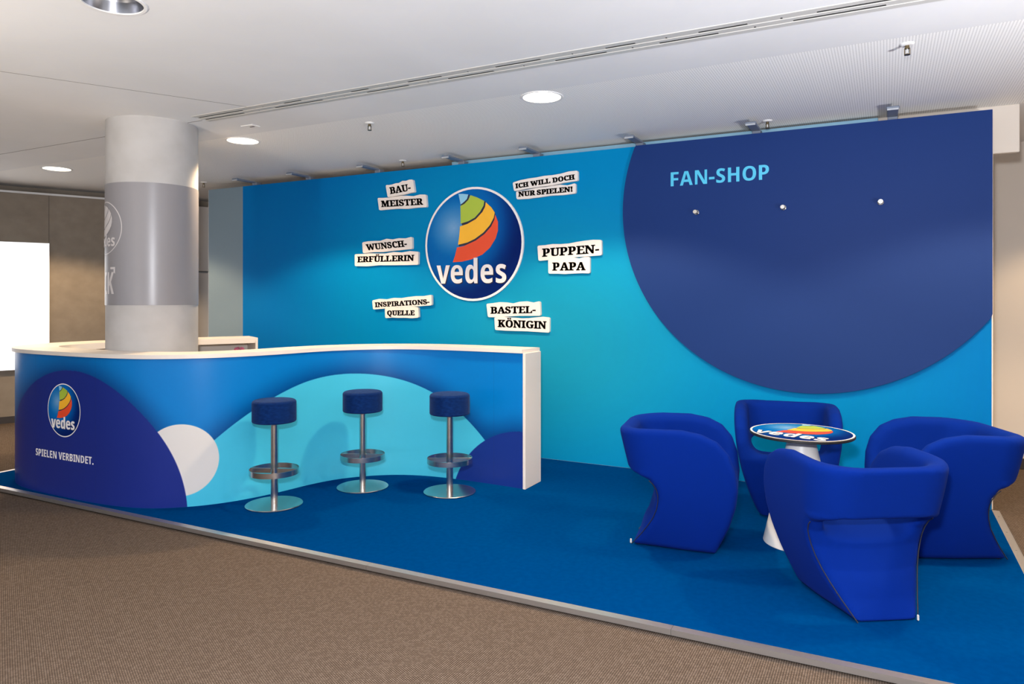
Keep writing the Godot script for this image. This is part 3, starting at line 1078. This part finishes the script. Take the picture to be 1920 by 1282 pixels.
func make_counter() -> void:
	make_curve()
	var length: float = cs[cs.size() - 1]
	var c := thing("reception_counter", Vector3(0, B, 0))
	tag(c, "curved reception counter with a white top and printed blue front", "counter")
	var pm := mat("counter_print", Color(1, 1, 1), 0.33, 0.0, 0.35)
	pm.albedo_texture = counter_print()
	var seams := [0.0, 0.28, 3.721, 4.484, length]
	for i in seams.size() - 1:
		var st := begin()
		var ss := steps_between(seams[i] + (0.0005 if i else 0.0), seams[i + 1] - 0.0005)
		for k in ss.size() - 1:
			for t in [[0, 0], [1, 0], [1, 1], [0, 0], [1, 1], [0, 1]]:
				var s: float = ss[k + t[0]]
				var p := on_curve(s, 0.0)
				st.set_normal(normal_on_curve(s))
				st.set_uv(Vector2(s / length, 1.0 - t[1]))
				st.add_vertex(Vector3(p.x, 1.10 * t[1], p.y))
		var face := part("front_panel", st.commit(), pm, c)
		if i == 2:
			face.set_meta("label", "printed panel with the round emblem and white slogan")
			var on_front := func(q: Vector2, l: float) -> Vector3:
				var p := on_curve(4.098 - q.x, 0.0 + l)
				return Vector3(p.x, 0.675 + q.y, p.y)
			emblem(face, 0.208, on_front, 0.0012, 0.0012)
			var on_slogan := func(q: Vector2, l: float) -> Vector3:
				var p := on_curve(4.108 - q.x, l)
				return Vector3(p.x, q.y, p.y)
			part("slogan", letters("SPIELEN VERBINDET.", font("Droid Sans", 700), Vector2(-0.367, 0.287), Vector2(0.367, 0.345), on_slogan, 0.0012, 0.001), M.emblem_white, face)
	part("backing_skin", ribbon(0.002, length - 0.002, konst(-0.001), konst(-0.003), 0.0, 1.10), M.emblem_dark, c)
	part("carcass", ribbon(0.002, length - 0.002, konst(-0.003), konst(-0.022), 0.0, 1.10), M.laminate, c)
	var width := func(s: float) -> float: return -lerpf(0.285, 0.40, smoothstep(4.6, 5.6, s))
	part("countertop", ribbon(-0.0, length, konst(0.022), width, 1.10, 1.13), M.laminate, c)
	part("inner_panel", ribbon(0.03, 5.2, konst(-0.25), konst(-0.27), 0.0, 1.10), M.laminate, c)
	# end panel by the open end
	part("end_panel", box(Vector3(-2.588, 0.55, -5.307), Vector3(0.024, 1.10, 0.295), 0.002), M.laminate, c)
	part("rear_end_panel", ribbon(length - 0.024, length, konst(-0.022), konst(-0.40), 0.0, 1.10), M.laminate, c)
	part("shelf", ribbon(5.3, length - 0.026, konst(-0.022), konst(-0.39), 0.93, 0.95), M.laminate, c)
	part("shelf_edge", ribbon(5.3, length - 0.026, konst(-0.385), konst(-0.4), 1.075, 1.10), M.laminate, c)
	# small pink paper flower on the rear shelf
	var q := on_curve(length - 0.17, -0.30)
	var fl := thing("paper_flower", Vector3(q.x, B + 0.95, q.y))
	tag(fl, "small pink crumpled paper flower on the rear shelf", "paper flower")
	rng.seed = 3
	for k in 9:
		var a := TAU * k / 9.0
		var st := begin()
		add_lathe(st, [[0.0, -0.012], [0.02, -0.006], [0.026, 0.004], [0.016, 0.012], [0.0, 0.01]], 8)
		var o := part("petal", st.commit(), M.pink, fl)
		o.position = Vector3(cos(a) * 0.032, 0.028 + 0.016 * (k % 3), sin(a) * 0.032)
		o.rotation = Vector3(rng.randf_range(-0.9, 0.9), a, rng.randf_range(-0.9, 0.9))
	var bt := lathe([[0.0, 0.0], [0.014, 0.005], [0.017, 0.03], [0.008, 0.05], [0.0, 0.052]], 10, Vector3(0.05, 0, 0.02))
	part("bud", bt, M.petal_yellow, fl)

# ------------------------------------------------------------------ furniture
func make_stools() -> void:
	var s := thing("bar_stool", Vector3.ZERO)
	part("base_plate", lathe([[0.205, 0.0], [0.208, 0.003], [0.208, 0.008], [0.204, 0.011], [0.0, 0.012]], 64), M.steel, s)
	part("pole", lathe([[0.0265, 0.012], [0.0265, 0.62]], 32), M.steel, s)
	part("collar", lathe([[0.033, 0.60], [0.036, 0.602], [0.036, 0.622], [0.0, 0.622]], 32), M.steel, s)
	var foot := begin()
	var y0 := 0.235
	var y1 := 0.275
	add_lathe(foot, [[0.177, y0], [0.18, y0], [0.18, y1], [0.177, y1], [0.177, y0]], 64)
	part("foot_ring", foot.commit(), M.steel, s)
	part("cross_bar", box(Vector3(0, (y0 + y1) / 2, 0), Vector3(0.354, 0.036, 0.005), 0.001), M.steel, s)
	var seat := []
	for k in 7:
		var a := PI / 2 * k / 6.0
		seat.append([0.148 + 0.012 * sin(a), 0.634 - 0.012 * cos(a)])
	for k in 9:
		var a := PI / 2 * k / 8.0
		seat.append([0.135 + 0.025 * cos(a), 0.765 + 0.022 * sin(a)])
	seat.append([0.07, 0.791])
	seat.append([0.0, 0.792])
	part("seat", lathe([[0.0, 0.622]] + seat, 56), M.velvet, s)
	var spots := [[-4.056, -3.914, 0.4, "blue velvet bar stool in front of the printed white ball"], [-3.791, -4.613, 0.45, "blue velvet bar stool in the hollow of the counter curve"], [-3.082, -4.821, 0.5, "blue velvet bar stool beside the counter's white end panel"]]
	for i in spots.size():
		var o := s if i == 0 else copy_of(s)
		o.position = Vector3(spots[i][0], B, spots[i][1])
		o.rotation.y = spots[i][2]
		tag(o, spots[i][3], "bar stool", "bar stools at the counter")

# the armchair: one upholstered body, found as a smooth field on a grid and meshed
const SIDE := [[-0.25, 0.0], [-0.175, 0.09], [-0.095, 0.21], [-0.062, 0.32], [-0.068, 0.395], [-0.11, 0.45], [-0.18, 0.475], [-0.262, 0.49], [-0.285, 0.58], [-0.325, 0.72], [-0.32, 0.745], [-0.27, 0.752], [-0.10, 0.764], [0.08, 0.768], [0.2, 0.748], [0.29, 0.706], [0.355, 0.63], [0.39, 0.53], [0.402, 0.42], [0.388, 0.31], [0.35, 0.18], [0.27, 0.0]]
var side_grid := PackedFloat32Array()
const SG_N := 100
const SG_LO := -0.5
const SG_H := 0.0112

func half_width(y: float) -> float:
	return 0.185 + 0.44 * y - 0.28 * y * y

func side_distance(f: float, y: float) -> float:
	var a := (f - SG_LO) / SG_H
	var b := (y + 0.12) / SG_H
	var i := clampi(int(a), 0, SG_N - 2)
	var j := clampi(int(b), 0, SG_N - 2)
	var u := a - i
	var v := b - j
	var k := j * SG_N + i
	return (side_grid[k] * (1 - u) + side_grid[k + 1] * u) * (1 - v) + (side_grid[k + SG_N] * (1 - u) + side_grid[k + SG_N + 1] * u) * v

func smax(a: float, b: float, k: float) -> float:
	var h := maxf(k - absf(a - b), 0.0) / k
	return maxf(a, b) + h * h * k * 0.25

func rear_line(y: float) -> float:
	return lerpf(-0.25, -0.272 - 0.19 * (y - 0.48), smoothstep(0.40, 0.50, y))

func chair_field(s: float, y: float, f: float) -> float:
	var w := half_width(y) - 0.03 * (1.0 - smoothstep(-0.25, 0.15, f)) * clampf(1.0 - y / 0.4, 0.0, 1.0)
	var rc := lerpf(0.03, 0.215, smoothstep(0.40, 0.52, y))
	var r := rear_line(y)
	# plan: a box open to the front, with rounded rear corners
	var qx := absf(s) - (w - rc)
	var qz := (r + rc) - f
	var d_plan := (Vector2(maxf(qx, 0), maxf(qz, 0)).length() + minf(maxf(qx, qz), 0.0) - rc) * 0.96
	# the skin under the back swells towards the rear between its two seams
	var swell := 0.055 * (1.0 - minf(s * s / (w * w), 1.0)) * (1.0 - smoothstep(0.40, 0.47, y)) * (1.0 - smoothstep(0.0, 0.15, f)) * smoothstep(0.0, 0.2, y)
	var d := smax(d_plan, side_distance(f + swell, y), 0.045)
	if d > 0.06: return d
	# hollow above the seat, between the arms and the back
	var t := 0.092
	var wi := w - t
	var ri := r + t
	var rci := 0.15
	qx = absf(s) - (wi - rci)
	qz = (ri + rci) - f
	var c_plan := Vector2(maxf(qx, 0), maxf(qz, 0)).length() + minf(maxf(qx, qz), 0.0) - rci
	var seat := 0.405 + 0.05 * smoothstep(0.05, 0.4, f) - 0.25 * maxf(-0.02 - f, 0.0)
	var cav := smax(c_plan, seat - y, 0.10)
	# gap under the backrest, through to the hollow
	var gap := smax(smax(absf(s) - (wi - 0.005), maxf(y - 0.487, 0.43 + 0.55 * (f - 0.02) - y), 0.05), f - 0.03, 0.04)
	d = smax(d, -cav, 0.07)
	d = smax(d, -gap, 0.03)
	return d

func chair_body() -> ArrayMesh:
	# distance to the side outline, tabled once
	var poly := PackedVector2Array()
	for p in SIDE: poly.append(Vector2(p[0], p[1]))
	var n := poly.size()
	side_grid.resize(SG_N * SG_N)
	for j in SG_N:
		for i in SG_N:
			var p := Vector2(SG_LO + i * SG_H, -0.12 + j * SG_H)
			var best := 1e9
			for k in n:
				best = minf(best, p.distance_squared_to(Geometry2D.get_closest_point_to_segment(p, poly[k], poly[(k + 1) % n])))
			side_grid[j * SG_N + i] = sqrt(best) * (-1.0 if Geometry2D.is_point_in_polygon(p, poly) else 1.0)
	var h := 0.0115
	var lo := Vector3(-0.44, -0.02, -0.40)
	var nx := 78
	var ny := 72
	var nz := 74
	var val := PackedFloat32Array()
	val.resize(nx * ny * nz)
	var half := nx / 2
	var id := 0
	for z in nz:
		for y in ny:
			for x in nx:
				if x >= half:       # the chair is alike on both sides
					val[id] = val[id - x + (nx - 1 - x)]
				else:
					val[id] = chair_field(lo.x + x * h + 0.0, lo.y + y * h, lo.z + z * h)
				id += 1
	var cx := lo.x + (nx - 1) * h / 2.0      # recentre the mirrored grid
	var at := {}
	var verts := PackedVector3Array()
	var norms := PackedVector3Array()
	var offs := [0, 1, nx, nx + 1, nx * ny, nx * ny + 1, nx * ny + nx, nx * ny + nx + 1]
	var edges := [[0, 1], [2, 3], [4, 5], [6, 7], [0, 2], [1, 3], [4, 6], [5, 7], [0, 4], [1, 5], [2, 6], [3, 7]]
	for z in nz - 1:
		for y in ny - 1:
			for x in nx - 1:
				var b := (z * ny + y) * nx + x
				var v0 := val[b]
				if v0 > 0.05 or v0 < -0.05: continue
				var vs := []
				var neg := 0
				for k in 8:
					var vv := val[b + offs[k]]
					vs.append(vv)
					if vv < 0: neg += 1
				if neg == 0 or neg == 8: continue
				var sum := Vector3.ZERO
				var cnt := 0
				for e in edges:
					var a0: float = vs[e[0]]
					var a1: float = vs[e[1]]
					if (a0 < 0) != (a1 < 0):
						var t := a0 / (a0 - a1)
						var p0 := Vector3(e[0] & 1, (e[0] >> 1) & 1, e[0] >> 2)
						var p1 := Vector3(e[1] & 1, (e[1] >> 1) & 1, e[1] >> 2)
						sum += p0.lerp(p1, t)
						cnt += 1
				var g := Vector3(vs[1] + vs[3] + vs[5] + vs[7] - vs[0] - vs[2] - vs[4] - vs[6],
					vs[2] + vs[3] + vs[6] + vs[7] - vs[0] - vs[1] - vs[4] - vs[5],
					vs[4] + vs[5] + vs[6] + vs[7] - vs[0] - vs[1] - vs[2] - vs[3])
				at[b] = verts.size()
				var pos := lo + (Vector3(x, y, z) + sum / cnt) * h
				pos.x -= cx
				pos.z = -pos.z                 # forward is -z
				g.z = -g.z
				pos.y = maxf(pos.y, 0.004)
				verts.append(pos)
				norms.append(g.normalized())
	var idx := PackedInt32Array()
	for b in at:
		var v0 := val[b]
		# faces round the three edges that leave this cell's first corner
		for e in [[1, nx, nx * ny], [nx, nx * ny, 1], [nx * ny, 1, nx]]:
			var v1 := val[b + e[0]]
			if (v0 < 0) == (v1 < 0): continue
			var q := [b, b - e[1], b - e[1] - e[2], b - e[2]]
			var ok := true
			for k in q:
				if not at.has(k): ok = false
			if not ok: continue
			var i0: int = at[q[0]]
			var i1: int = at[q[1]]
			var i2: int = at[q[2]]
			var i3: int = at[q[3]]
			var nn := norms[i0] + norms[i1] + norms[i2] + norms[i3]
			if (verts[i1] - verts[i0]).cross(verts[i2] - verts[i0]).dot(nn) > 0:
				idx.append_array([i0, i2, i1, i0, i3, i2])
			else:
				idx.append_array([i0, i1, i2, i0, i2, i3])
	var arr := []
	arr.resize(Mesh.ARRAY_MAX)
	arr[Mesh.ARRAY_VERTEX] = verts
	arr[Mesh.ARRAY_NORMAL] = norms
	arr[Mesh.ARRAY_INDEX] = idx
	var am := ArrayMesh.new()
	am.add_surface_from_arrays(Mesh.PRIMITIVE_TRIANGLES, arr)
	return am

func make_chairs() -> void:
	var c := thing("tub_armchair", Vector3.ZERO)
	part("upholstery", chair_body(), M.chair_felt, c)
	for sg in [-1.0, 1.0]:
		var pts := []
		for p in [[-0.243, 0.004], [-0.175, 0.09], [-0.128, 0.158], [-0.097, 0.21], [-0.073, 0.27], [-0.064, 0.32], [-0.063, 0.36], [-0.07, 0.395], [-0.09, 0.43], [-0.113, 0.45]]:
			pts.append(Vector3(sg * (half_width(p[1]) - 0.03 * (1.0 - smoothstep(-0.25, 0.15, p[0])) * clampf(1.0 - p[1] / 0.4, 0.0, 1.0) - 0.006), p[1], -(p[0] + 0.003)))
		var st := begin()
		add_tube(st, pts, 0.0028, 6)
		part("zip_seam", st.commit(), M.zip, c)
	part("zip_pull", box(Vector3(0.148, 0.02, 0.245), Vector3(0.008, 0.028, 0.012), 0.003), M.zip_pull, c)
	for x in [-0.12, 0.12]:
		for z in [-0.22, 0.2]:
			part("glide", lathe([[0.014, 0.0], [0.016, 0.008], [0.0, 0.008]], 12, Vector3(x, -0.001, z)), M.black_gap, c)
	# place, facing, label
	var spots := [
		[-0.118, -4.05, Vector2(-0.543, -0.84), "royal blue tub armchair standing with its back to the platform's front strip"],
		[-1.20, -4.515, Vector2(0.988, -0.157), "royal blue tub armchair on the table's side towards the bar stools"],
		[-0.65, -5.61, Vector2(0.148, 0.989), "royal blue tub armchair between the round table and the printed wall"],
		[0.36, -5.14, Vector2(-0.924, 0.382), "royal blue tub armchair beside the platform's screwed side strip"],
	]
	for i in spots.size():
		var o := c if i == 0 else copy_of(c)
		var f: Vector2 = spots[i][2]
		o.position = Vector3(spots[i][0], B + 0.001, spots[i][1])
		o.rotation.y = atan2(-f.x, -f.y)
		tag(o, spots[i][3], "armchair", "blue tub armchairs round the table")

func make_table() -> void:
	var t := thing("round_table", Vector3(-0.47, B, -4.855))
	tag(t, "small round table with the emblem on top and a white cone base", "table")
	part("cone_base", lathe([[0.228, 0.0], [0.23, 0.004], [0.078, 0.672], [0.0, 0.672]], 64), M.table_white, t)
	part("under_plate", lathe([[0.088, 0.668], [0.088, 0.683], [0.0, 0.683]], 48), M.aluminium, t)
	var top := part("table_top", lathe([[0.0, 0.683], [0.308, 0.683], [0.312, 0.686], [0.312, 0.697], [0.309, 0.70], [0.0, 0.70]], 72), M.table_edge, t)
	var ax := Vector2(0.441, 0.11).normalized()      # the way the word runs
	var on_top := func(q: Vector2, l: float) -> Vector3:
		var p := ax * q.x + Vector2(ax.y, -ax.x) * q.y
		return Vector3(p.x, 0.70 + l, p.y)
	emblem(top, 0.308, on_top, 0.0006, 0.0006)

func _ready() -> void:
	rng.seed = 1
	make_camera_and_light()
	make_materials()
	make_room()
	make_platform()
	make_wall()
	make_counter()
	make_chairs()
	make_table()
	make_stools()
	make_ceiling_fittings()
